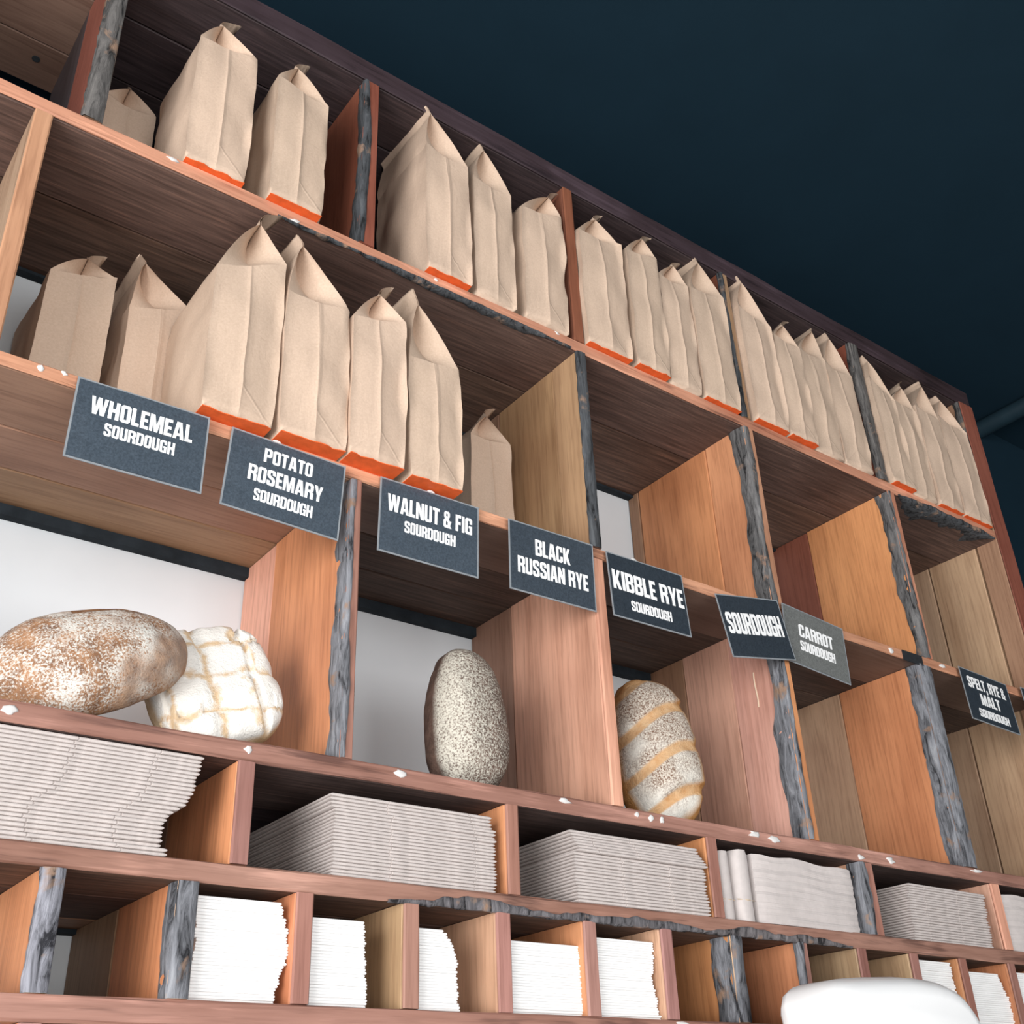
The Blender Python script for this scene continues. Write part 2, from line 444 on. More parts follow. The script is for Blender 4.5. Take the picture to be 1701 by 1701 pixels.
# end panels to the floor
zf = -EYE/U + 0.001
for (x0, x1) in ((XL-0.03, XL), (2.0114, XR)):
    e = sub(plank((x0, 0.0, zf), (x1, 0.046, Z['Tb'] if x0 > 0 else Z['Tt']), 2, 'end_panel', 'brown', unit))
    plank((x0, 0.050, zf), (x1, 0.16, Z['Tb'] if x0 > 0 else Z['Tt']), 2, 'plank', 'tan', e)
    plank((x0, 0.163, zf), (x1, D, Z['Tb'] if x0 > 0 else Z['Tt']), 2, 'plank', 'tan2', e)
    if x0 > 0:
        bark(e, x0, x1, 1.20, Z['Tb'], 0.02, tone=MIDB)
        plank((x0, -0.0038, zf), (x1, -0.0002, Z['Tb']), 2, 'front_lip', 'red', e)
# white painted back boards below the top row
def rowz(a, b): return Z[a]+0.0004, Z[b]-0.0004
for i, (za, zb) in enumerate(((Z['s2t']-0.008, Z['s1b']+0.008), (Z['s3t']-0.008, Z['s2b']+0.008), (Z['s4t']-0.008, Z['s3b']+0.008), (Z['s5t']-0.008, Z['s4b']+0.008), (-0.05, Z['s5b']+0.008))):
    mb = MB(); mb.box(P(XL, D+0.0005, za+0.0005), P(XR, D+0.010, zb-0.0005)); mb.build('back_board', WHITE_PANEL, unit)
# rough bark left on the lower front corner of two shelves
def shelf_bark(parent, x0, x1, zb, zt, wy, hz, tone):
    sd = random.uniform(0, 99); n = int((x1-x0)/0.006); rows = []
    for i in range(n+1):
        x = x0 + (x1-x0)*i/n
        e = min(1, 6*i/n, 6*(n-i)/n)
        yb = max(0.002, wy*e*(0.7+0.8*nz(x*16, sd)+0.3*nz(x*70, sd)))
        h = max(0.001, hz*e*(0.7+0.8*nz(x*13, sd+4)+0.3*nz(x*60, sd)))
        g = lambda k: 0.0012*(1+1.5*nz(x*80, k*1.9, sd))
        rows.append([P(x, yb, zb+0.0003), P(x, yb*0.85, zb-g(1)), P(x, yb*0.4, zb-g(2)*1.2), P(x, -0.0008, zb-g(3)*0.5), P(x, -g(4)-0.0006, zb+h*0.5), P(x, -g(5)-0.0006, zb+h*0.9), P(x, 0.0003, zb+h)])
    mb = MB(); mb.grid(rows); mb.build('bark_edge', BARK, parent, tone, smooth=True)
shelf_bark(sh1, 1.69, 2.005, Z['s1b'], Z['s1t'], 0.05, 0.010, DKBARK)
shelf_bark(sh1, 0.42, 0.90, Z['s1b'], Z['s1t'], 0.012, 0.003, DKBARK)
shelf_bark(sh4, 0.60, 1.06, Z['s4b'], Z['s4t'], 0.005, 0.012, (0.16, 0.15, 0.155))
shelf_bark(sh4, 1.03, 1.32, Z['s4b'], Z['s4t'], 0.005, 0.010, (0.18, 0.165, 0.165))
# white putty / flour splotches stuck to the front edges
def splotch(parent, x, z, w, h, mat=PUTTY, name='white_speck'):
    n = 12; sd = random.uniform(0, 99)
    ring0 = [P(x+w*math.cos(6.283*k/n)*(0.75+0.9*nz(k*1.3, sd)), -0.0006, z+h*math.sin(6.283*k/n)*(0.8+0.5*nz(k*1.7, sd+3))) for k in range(n)]
    c = P(x, 0, z)
    ring1 = [c + (Vector(p)-c)*0.7 - Vector((0, 0.0010, 0)) for p in ring0]
    base = [Vector(p) + Vector((0, 0.003, 0)) for p in ring0]
    mb = MB(); o, n = mb.grid([base, ring0, ring1], True); mb.cap([o+2*n+k for k in range(n)])
    mb.build(name, mat, parent, smooth=True)
for (par, x, z, w, h) in ((sh1, 0.281, 1.057, 0.008, 0.003), (sh1, 0.445, 1.046, 0.006, 0.004), (sh1, 0.66, 1.055, 0.004, 0.003), (sh1, 0.875, 1.058, 0.005, 0.003),
        (sh2, 0.184, 0.703, 0.0045, 0.005), (sh2, 0.207, 0.706, 0.004, 0.003), (sh2, 1.02, 0.706, 0.009, 0.003), (sh2, 1.558, 0.700, 0.008, 0.006), (sh2, 1.70, 0.703, 0.012, 0.004), (sh2, 1.83, 0.704, 0.010, 0.003),
        (sh3, 0.216, 0.349, 0.010, 0.005), (sh3, 0.44, 0.350, 0.005, 0.005), (sh3, 0.613, 0.352, 0.010, 0.005), (sh3, 0.836, 0.353, 0.010, 0.004), (sh3, 0.949, 0.352, 0.006, 0.004), (sh3, 0.972, 0.350, 0.005, 0.005), (sh3, 0.990, 0.350, 0.004, 0.005),
        (sh3, 1.156, 0.352, 0.014, 0.005), (sh3, 1.195, 0.350, 0.012, 0.005), (sh3, 1.373, 0.345, 0.008, 0.005), (sh3, 1.443, 0.348, 0.010, 0.005), (sh3, 1.66, 0.354, 0.014, 0.003), (sh5, 0.99, 0.121, 0.012, 0.002)):
    splotch(par, x, z, w, h)
mb = MB(); mb.box(P(1.588, -0.0016, 0.690), P(1.642, 0.0002, 0.708)); mb.build('black_tape', BLACKTAPE, sh2)
mb = MB(); mb.tube([P(0.136, 0.239, Z['Tb']-0.0004), P(0.136, 0.239, Z['Tb']+0.004)], 0.006, 12); mb.build('knot', BLACKTAPE, top_board)
for (p0, p1) in (((1.2700, 0.055, 0.62), (1.2700, 0.040, 0.565)),):
    mb = MB(); mb.tube([P(p0[0]-0.0005, p0[1]+0.001*math.sin(i), p0[2]+(p1[2]-p0[2])*i/6) for i in range(7)], 0.0012, 6); mb.build('straw_fibre', FIBRE, unit)

# ------------------------------------------------------------------ kraft bags
def bag(i, shelf_top, xl, xr, y, zl, zr, tx, tz, style, base, label, group, d=0.140, bulge=0.0045, pinch=0.0, pz=0.5):
    """block-bottom paper bag, gusset side to the front, top pressed flat into an upright flap.
       zl/zr shoulder heights, (tx,tz) front tip of the flap, style = sideways curl of the flap's rear"""
    rnd = random.Random(i*17+3); sd = rnd.uniform(0, 500)
    w = xr-xl; xc = (xl+xr)/2
    loc = P(xc, y+d/2, shelf_top)
    t = thing('paper_bag', label, 'paper bag', loc, group)
    zs = (zl+zr)/2; slope = (zr-zl)/w
    zc = zs + min(0.085, max(0.026, (tz-zs)*0.80))
    xrid = xc + (tx-xc)*0.80
    SF = [-1, -.93, -.75, -.5, -.25, -.07, 0, .07, .25, .5, .75, .93]; nF, nS = 6, 12
    def ring(a, g, cx, yfr, ybk):
        pts = []
        for k in range(nF*2):                     # front, left corner to right corner
            s = SF[k]; pts.append((cx+a*s, yfr + g*(1-abs(s)), 'F', s))
        for k in range(nS):                       # right side
            pts.append((cx+a, yfr+(ybk-yfr)*k/nS, 'R', k/nS))
        for k in range(nF*2):
            s = -SF[k]; pts.append((cx+a*s, ybk - g*(1-abs(s)), 'B', s))
        for k in range(nS):
            pts.append((cx-a, ybk+(yfr-ybk)*k/nS, 'L', 1-k/nS))
        return pts
    rows = []
    nz_body, nz_top, nz_flap = 20, 9, 8
    for j in range(nz_body+1):
        f = j/nz_body
        pn = 1 - pinch*math.exp(-((f-pz)/0.12)**2)
        a = w/2*pn*(0.985+0.03*math.sin(math.pi*f))
        lean = (tx-xc)*0.10*f
        row = []
        for (px_, py_, tg, s) in ring(a, 0.0, xc+lean, y, y+d):
            z = f*(zs + slope*(px_-xc)*1.0)
            b = bulge*math.sin(math.pi*min(1, f*1.02))**0.7
            n1 = nz(px_*22, py_*22+sd, z*14); n2 = nz(px_*60, py_*55, z*38+sd)
            cr = 0.0046*n1 + 0.0016*n2
            if tg == 'R' and s == 0:
                lip = 0.0022*min(1, f*8)*(0.7+0.6*nz(z*30, sd+2)); py_ -= lip*0.8 - cr*0.9; px_ += lip
            elif tg == 'L': px_ -= b*math.sin(math.pi*s) - cr
            elif tg == 'R': px_ += b*math.sin(math.pi*s) + cr
            elif tg in 'FB':
                sg = -1 if tg == 'F' else 1
                tri = max(0, (1-abs(s)) - z/(w*0.62))
                off = 0.0050*(1-abs(s))*math.sin(math.pi*f) + (0.0010 if s == 0 else 0) + (0.0022 if tri > 0 else 0)*min(1, tri*6)
                off -= 0.0035*max(0, f-0.75)/0.25*(1-abs(s))
                py_ += sg*(off + cr*0.9)
                if abs(s) > 0.99:                     # pressed, slightly proud corner crease
                    lip = 0.0022*min(1, f*8)*(0.7+0.6*nz(z*30, sd+2))
                    py_ += sg*lip*0.8; px_ += math.copysign(lip, s)
            if f < 0.04 and tg in 'FL': z += 0.0
            row.append(P(px_, py_, shelf_top + 0.0012 + z))
        rows.append(row)
    a_last = w/2*0.985
    for j in range(1, nz_top+1):
        u = j/nz_top
        a = a_last*(1-u)**0.85 + 0.0010
        g = math.sqrt(max(0, a_last**2-a*a))*0.95
        cx = xc + (tx-xc)*0.10 + (xrid-xc-(tx-xc)*0.10)*u
        row = []
        for (px_, py_, tg, s) in ring(a, g, cx, y+0.002*u, y+d-0.002*u):
            z = zs + slope*(px_-xc)*(1-u) + (zc-zs)*u**0.9
            n1 = nz(px_*26, py_*26+sd, z*16)
            if tg in 'LR': px_ += 0.004*n1*(1-u*0.6)
            if tg in 'LR': px_ += style*0.25*s*u*u
            else: px_ += style*0.25*max(0, min(1, (py_-y)/d))*u*u
            row.append(P(px_, py_, shelf_top+0.0012+z))
        rows.append(row)
    for j in range(1, nz_flap+1):
        u = j/nz_flap
        row = []
        cx = xrid + (tx-xrid)*u**1.3
        for (px_, py_, tg, s) in ring(0.0010, a_last*0.95, cx, y+0.002+0.004*u, y+d-0.002):
            q = max(0, min(1, (py_-y)/d))
            z = zc + (tz-zc)*u - abs(style)*0.35*q*u
            px_ += style*q*(0.25+0.75*u*u) + 0.004*u*nz(py_*30, sd, u*2)
            row.append(P(px_, py_, shelf_top+0.0012+z))
        rows.append(row)
    if style > 0.008:                             # rim of the flap bent over sideways
        ln = rnd.uniform(0.022, 0.034); ri = rnd.uniform(0.014, 0.024)
        base_row = rows[-1]
        for j in range(1, 6):
            u = j/5
            row = []
            for p in base_row:
                k = max(0.0, 1 - ((p.y/U - y)/d)/0.75)**1.3
                row.append(p + Vector((ln*U*k*u**1.4, 0.004*u, ri*U*k*u**0.8)))
            rows.append(row)
    mb = MB(); o, n = mb.grid(rows, True)
    mb.cap([o+k for k in range(n)][::-1])
    mb.cap([o+(len(rows)-1)*n+k for k in range(n)])
    cols = [0, nF*2, nF*2+nS, nF*4+nS, nF, nF*3+nS]
    for c in cols:
        for j in range(len(rows)-1):
            mb.sharp.append((o+j*n+c, o+(j+1)*n+c))
    jr = nz_body
    for k in range(n): mb.sharp.append((o+jr*n+k, o+jr*n+(k+1) % n))
    mb.build('body', KRAFT, t, smooth=True)
    if base:
        mb = MB(); e = 0.0012
        fr = [(xl+e+(xr-xl-1.5*e)*k/10, y-0.0015+0.0035*nz(k*0.55, sd)) for k in range(11)]
        ring_ = fr + [(xr-e*0.5, y+d-e), (xl+e, y+d-e)]
        o, n = mb.grid([[P(a_, b_, shelf_top+0.0001) for a_, b_ in ring_], [P(a_, b_, shelf_top+0.0014) for a_, b_ in ring_]], True)
        mb.cap([o+k for k in range(n)][::-1]); mb.cap([o+n+k for k in range(n)])
        mb.build('base_panel', ORANGE, t)
    return t

S1, S2 = Z['s1t'], Z['s2t']
GT, GM = 'kraft bags on the top shelf', 'kraft bags on the second shelf'
BAGS = [
 # shelf xl xr y zl zr tx tz style base
 (S1, .217, .290, .150, .215, .215, .250, .255, .00, 0, 'shadowed paper bag at the back of the top left cubby, half hidden by the upright', dict(d=.125)),
 (S1, .292, .370, -.006, .222, .232, .315, .272, .016, 1, 'large front paper bag in the top left cubby, left of the pair', dict(bulge=.007)),
 (S1, .402, .476, -.010, .220, .206, .425, .262, .030, 1, 'paper bag with a pinched right side, right of the pair in the top left cubby', dict(pinch=.05, pz=.4)),
 (S1, .641, .714, -.009, .238, .232, .640, .326, -.004, 1, 'widest paper bag in the second cubby of the top row, leftmost of its three', dict(bulge=.008)),
 (S1, .728, .797, -.003, .230, .226, .746, .316, -.002, 0, 'middle paper bag of the three in the second cubby of the top row', {}),
 (S1, .816, .897, -.002, .220, .236, .882, .284, .022, 0, 'paper bag crumpled at the waist, rightmost of three in the second top cubby', dict(pinch=.09, pz=.45)),
 (S1, .931, 1.019, -.008, .228, .238, .970, .280, .026, 1, 'paper bag with bent over top, first of four in the third top cubby', {}),
 (S1, 1.031, 1.100, -.010, .240, .250, 1.078, .292, .026, 1, 'second of the four paper bags in the third cubby of the top row', {}),
 (S1, 1.109, 1.176, -.004, .228, .230, 1.153, .274, .024, 0, 'third and shortest of the four paper bags in the third top cubby', {}),
 (S1, 1.184, 1.266, -.006, .232, .246, 1.214, .320, -.004, 1, 'tall upright paper bag, last of four in the third cubby of the top row', {}),
 (S1, 1.303, 1.384, -.009, .245, .228, 1.322, .328, -.006, 1, 'tallest paper bag, first of four in the fourth cubby of the top row', {}),
 (S1, 1.389, 1.460, -.009, .220, .216, 1.428, .264, .020, 1, 'low paper bag with flicked top, second of four in the fourth top cubby', {}),
 (S1, 1.467, 1.540, -.001, .230, .228, 1.532, .306, .004, 0, 'third of the four paper bags in the fourth cubby of the top row', {}),
 (S1, 1.546, 1.624, -.001, .227, .222, 1.578, .316, -.004, 0, 'last of the four paper bags in the fourth cubby of the top row', {}),
 (S1, 1.676, 1.742, -.010, .238, .205, 1.676, .296, -.004, 1, 'paper bag with a tapering top against the upright, first in the last top cubby', {}),
 (S1, 1.747, 1.818, -.003, .226, .214, 1.798, .276, .010, 0, 'second of the four paper bags in the last cubby of the top row', {}),
 (S1, 1.824, 1.900, -.006, .234, .222, 1.872, .315, -.004, 1, 'paper bag with a broad square flap, third in the last cubby of the top row', {}),
 (S1, 1.906, 1.998, -.006, .237, .226, 1.925, .299, -.003, 1, 'paper bag beside the right end panel, last on the top row', {}),
 (S2, .196, .271, .130, .226, .248, .236, .270, .028, 0, 'set back paper bag at the left end of the second shelf', dict(d=.145)),
 (S2, .297, .372, .125, .214, .240, .296, .302, -.002, 0, 'set back paper bag with tall flap, second on the second shelf, above the first sign', dict(d=.145)),
 (S2, .345, .428, -.018, .200, .240, .394, .305, .012, 1, 'largest and brightest paper bag, standing between the first two black signs', dict(bulge=.006)),
 (S2, .437, .520, -.021, .200, .208, .443, .300, -.004, 1, 'bulging paper bag directly above the three line sign', {}),
 (S2, .523, .597, -.024, .204, .224, .560, .262, .034, 1, 'paper bag with a top twisted to the right, left of the tall pointed one', dict(pinch=.04, pz=.55)),
 (S2, .609, .684, -.021, .178, .186, .613, .296, -.004, 1, 'tall pointed paper bag directly above the sign with an ampersand', dict(bulge=.006)),
 (S2, .819, .892, .148, .230, .236, .850, .284, .022, 0, 'set back paper bag beside the brown upright, rightmost on the second shelf', dict(d=.137)),
]
for i, (st, xl, xr, y, zl, zr, tx, tz, sty, bs, lab, kw) in enumerate(BAGS):
    bag(i, st, xl, xr, y, zl, zr, tx, tz, sty, bs, lab, GT if st == S1 else GM, **kw)

# ------------------------------------------------------------------ signs
G = {
 'H': (.52, [(0,0),(.18,0),(.18,.4),(.34,.4),(.34,0),(.52,0),(.52,1),(.34,1),(.34,.6),(.18,.6),(.18,1),(0,1)]),
 'W': (.80, [(0,1),(.12,0),(.32,0),(.40,.52),(.48,0),(.68,0),(.80,1),(.63,1),(.57,.40),(.49,1),(.31,1),(.23,.40),(.17,1)]),
 'L': (.38, [(0,0),(.38,0),(.38,.18),(.18,.18),(.18,1),(0,1)]),
 'E': (.40, [(0,0),(.4,0),(.4,.18),(.18,.18),(.18,.41),(.36,.41),(.36,.58),(.18,.58),(.18,.82),(.4,.82),(.4,1),(0,1)]),
 'F': (.39, [(0,0),(.18,0),(.18,.41),(.36,.41),(.36,.58),(.18,.58),(.18,.82),(.39,.82),(.39,1),(0,1)]),
 'M': (.68, [(0,0),(.16,0),(.16,.62),(.26,0),(.42,0),(.52,.62),(.52,0),(.68,0),(.68,1),(.46,1),(.34,.4),(.22,1),(0,1)]),
 'A': (.56, [(0,0),(.18,0),(.2,.18),(.36,.18),(.38,0),(.56,0),(.41,1),(.15,1)], [(.225,.34),(.335,.34),(.28,.80)]),
 'S': (.50, [(0,.32),(0,.1),(.1,0),(.4,0),(.5,.1),(.5,.40),(.42,.52),(.18,.66),(.18,.83),(.32,.83),(.32,.68),(.5,.68),(.5,.9),(.4,1),(.1,1),(0,.9),(0,.62),(.08,.5),(.32,.36),(.32,.17),(.18,.17),(.18,.32)]),
 'R': (.53, [(0,0),(.18,0),(.18,.42),(.26,.42),(.34,.34),(.34,0),(.53,0),(.53,.38),(.46,.48),(.53,.58),(.53,.88),(.42,1),(0,1)], [(.18,.58),(.3,.58),(.34,.62),(.34,.8),(.3,.84),(.18,.84)]),
 'P': (.52, [(0,0),(.18,0),(.18,.38),(.42,.38),(.52,.5),(.52,.88),(.42,1),(0,1)], [(.18,.55),(.3,.55),(.33,.59),(.33,.8),(.3,.84),(.18,.84)]),
 'B': (.52, [(0,0),(.42,0),(.52,.1),(.52,.42),(.44,.52),(.52,.6),(.52,.9),(.42,1),(0,1)], [(.18,.17),(.34,.17),(.34,.43),(.18,.43)], [(.18,.59),(.33,.59),(.33,.83),(.18,.83)]),
 'D': (.52, [(0,0),(.4,0),(.52,.12),(.52,.88),(.4,1),(0,1)], [(.18,.17),(.34,.17),(.34,.83),(.18,.83)]),
 'O': (.50, [(0,.1),(.1,0),(.4,0),(.5,.1),(.5,.9),(.4,1),(.1,1),(0,.9)], [(.18,.17),(.32,.17),(.32,.83),(.18,.83)]),
 'G': (.50, [(0,.1),(.1,0),(.5,0),(.5,.52),(.26,.52),(.26,.38),(.32,.38),(.32,.17),(.18,.17),(.18,.83),(.32,.83),(.32,.64),(.5,.64),(.5,.9),(.4,1),(.1,1),(0,.9)]),
 'C': (.50, [(0,.1),(.1,0),(.4,0),(.5,.1),(.5,.38),(.32,.38),(.32,.17),(.18,.17),(.18,.83),(.32,.83),(.32,.64),(.5,.64),(.5,.9),(.4,1),(.1,1),(0,.9)]),
 'T': (.46, [(.14,0),(.32,0),(.32,.83),(.46,.83),(.46,1),(0,1),(0,.83),(.14,.83)]),
 'Y': (.54, [(.18,0),(.36,0),(.36,.38),(.54,1),(.36,1),(.27,.6),(.18,1),(0,1),(.18,.38)]),
 'N': (.54, [(0,0),(.17,0),(.17,.52),(.36,0),(.54,0),(.54,1),(.37,1),(.37,.5),(.19,1),(0,1)]),
 'I': (.18, [(0,0),(.18,0),(.18,1),(0,1)]),
 'K': (.54, [(0,0),(.18,0),(.18,.36),(.34,0),(.54,0),(.34,.54),(.53,1),(.34,1),(.18,.6),(.18,1),(0,1)]),
 'U': (.50, [(0,1),(0,.1),(.1,0),(.4,0),(.5,.1),(.5,1),(.32,1),(.32,.17),(.18,.17),(.18,1)]),
 '&': (.56, [(0,.1),(.1,0),(.56,0),(.47,.16),(.56,.44),(.42,.44),(.36,.58),(.44,.7),(.44,.9),(.36,1),(.12,1),(.04,.9),(.04,.7),(.1,.56),(0,.44)], [(.17,.17),(.30,.17),(.30,.36),(.17,.42)], [(.18,.70),(.29,.70),(.29,.86),(.18,.86)]),
 ',': (.18, [(0,0),(.04,-.2),(.13,-.2),(.18,0),(.18,.18),(0,.18)]),
}
def text_mesh(txt, width, height, cx, cz, y):
    """block lettering, `width` x `height` metres, centred at (cx, cz) on the plane y"""
    adv = 0.0; items = []
    for ch in txt:
        if ch == ' ': adv += 0.24; continue
        items.append((ch, adv)); adv += G[ch][0] + 0.055
    tot = adv - 0.055; sx = width/tot
    mb = MB()
    for ch, a in items:
        polys = G[ch][1:]
        pts = [p for pl in polys for p in pl]
        tris = tessellate_polygon([[Vector((p[0], p[1], 0)) for p in pl] for pl in polys])
        for dy, flip in ((0.0, False),):
            o = len(mb.v)
            for p in pts: mb.v.append((cx - width/2 + (a+p[0])*sx, y+dy, cz - height/2 + p[1]*height))
            for t3 in tris: mb.f.append(tuple(o+k for k in t3))
        # short side walls so that the print has a thickness
        k0 = o
        for pl in polys:
            n = len(pl); q = len(mb.v)
            for p in pl: mb.v.append((cx - width/2 + (a+p[0])*sx, y+0.0003, cz - height/2 + p[1]*height))
            for k in range(n): mb.f.append((k0+k, k0+(k+1) % n, q+(k+1) % n, q+k))
            k0 += n
    return mb
SW, SH = 0.1405*U, 0.0978*U
def sign(x, z, roll_, tilt, yaw_, y, lines, label, col, tape=None):
    ro, ti, ya = (math.radians(v) for v in (roll_, tilt, yaw_))
    u = Vector((math.cos(ya)*math.cos(ro), math.sin(ya)*math.cos(ro), math.sin(ro)))
    dn = Vector((0, -math.sin(ti), -math.cos(ti))); dn = (dn-u*dn.dot(u)).normalized()
    n = u.cross(-dn).normalized()                 # away from the shelf = -y
    if n.y > 0: n = -n
    t = thing('bread_sign', label, 'sign', P(x, y, z), 'black laminated bread signs')
    M = Matrix((u, -n, -dn)).transposed().to_4x4(); M.translation = P(x, y, z)
    t.matrix_world = M; t['_o'] = (0.0, 0.0, 0.0)
    W2 = SW/2
    # clear laminate pouch, a pale rim round the card
    mb = MB(); th = 0.0010; e = 0.0022
    for (a, b) in (((-W2, -SH), (W2, -SH+e)), ((-W2, -e), (W2, 0)), ((-W2, -SH+e), (-W2+e, -e)), ((W2-e, -SH+e), (W2, -e))):
        mb.box((a[0], -th, a[1]), (b[0], 0, b[1]))
    mb.build('laminate_rim', LAMIN, t)
    # slightly bowed card
    mb = MB(); rows = []
    for i in range(9):
        X = -W2+e + (SW-2*e)*i/8
        rows.append([(X, -0.0012 - 0.0006*math.sin(math.pi*i/8), -e - (SH-2*e)*j/6) for j in range(7)])
    back = [[(p[0], -0.0002, p[2]) for p in r] for r in rows]
    mb.grid(rows); mb.grid([r[::-1] for r in back])
    mb.build('card', CARD, t, col, smooth=True)
    for (txt, wf, hf, cxf, czf) in lines:
        text_mesh(txt, wf*SW, hf*SH, (cxf-0.5)*SW, -czf*SH, -0.0021).build('lettering', LETTER, t)
    if tape is not None:
        mb = MB(); rows = []
        for i in range(7):
            aa = math.pi*i/6
            rows.append([((tape-0.5)*SW + 0.006*math.cos(aa)*q, -0.0014*(1-q*0.5), -0.0005 + 0.0035*math.sin(aa)*q) for q in (0.05, 0.6, 1.0)])
        mb.grid(rows); mb.build('tape_tab', PUTTY, t)
    return t
c1 = (0.055, 0.072, 0.092); c2 = (0.045, 0.058, 0.074); c3 = (0.030, 0.039, 0.050); cg = (0.15, 0.155, 0.15)  # window glare painted into the card colours: paler at left, greyest on CARROT
SIGNS = [
 (.290, .705, -.5, 1.3, -2.4, -.006, [('WHOLEMEAL', .76, .22, .50, .30), ('SOURDOUGH', .52, .155, .50, .555)], 'black sign reading WHOLEMEAL SOURDOUGH, leftmost on the second shelf edge', c1, None),
 (.458, .703, -2.4, -2, -1.5, -.006, [('POTATO', .42, .18, .50, .22), ('ROSEMARY', .64, .20, .50, .49), ('SOURDOUGH', .50, .15, .50, .75)], 'black sign reading POTATO ROSEMARY SOURDOUGH on the second shelf edge', c1, .38),
 (.647, .705, -.3, -2, -1.2, -.006, [('WALNUT & FIG', .85, .23, .50, .32), ('SOURDOUGH', .51, .155, .50, .59)], 'black sign reading WALNUT & FIG SOURDOUGH on the second shelf edge', c1, .50),
 (.835, .706, .6, -2, -.3, -.006, [('BLACK', .41, .235, .50, .31), ('RUSSIAN RYE', .82, .235, .50, .62)], 'black sign reading BLACK RUSSIAN RYE on the second shelf edge', c2, None),
 (1.000, .705, -.2, 3.1, -.9, -.006, [('KIBBLE RYE', .92, .30, .50, .42), ('SOURDOUGH', .52, .155, .50, .77)], 'black sign reading KIBBLE RYE SOURDOUGH, fifth along the second shelf edge', c3, .36),
 (1.202, .704, 9.9, 2, .1, -.009, [('SOURDOUGH', .87, .34, .49, .46)], 'crooked black sign reading only SOURDOUGH on the second shelf edge', c3, None),
 (1.357, .712, -4.8, 1, -.4, -.005, [('CARROT', .55, .22, .50, .38), ('SOURDOUGH', .56, .17, .50, .64)], 'sign with grey glare painted in, reading CARROT SOURDOUGH, partly behind the crooked sign', cg, None),
 (1.811, .706, -2.8, 3.3, -.5, -.006, [('SPELT, RYE &', .78, .22, .50, .25), ('MALT', .40, .22, .50, .54), ('SOURDOUGH', .62, .16, .50, .82)], 'small looking black sign reading SPELT, RYE & MALT SOURDOUGH at the far right', c3, None),
 (2.000, .706, -1.5, 2, -.5, -.008, [], 'black sign cut off by the right edge of the picture', c3, None),
]
for s_ in SIGNS: sign(*s_)

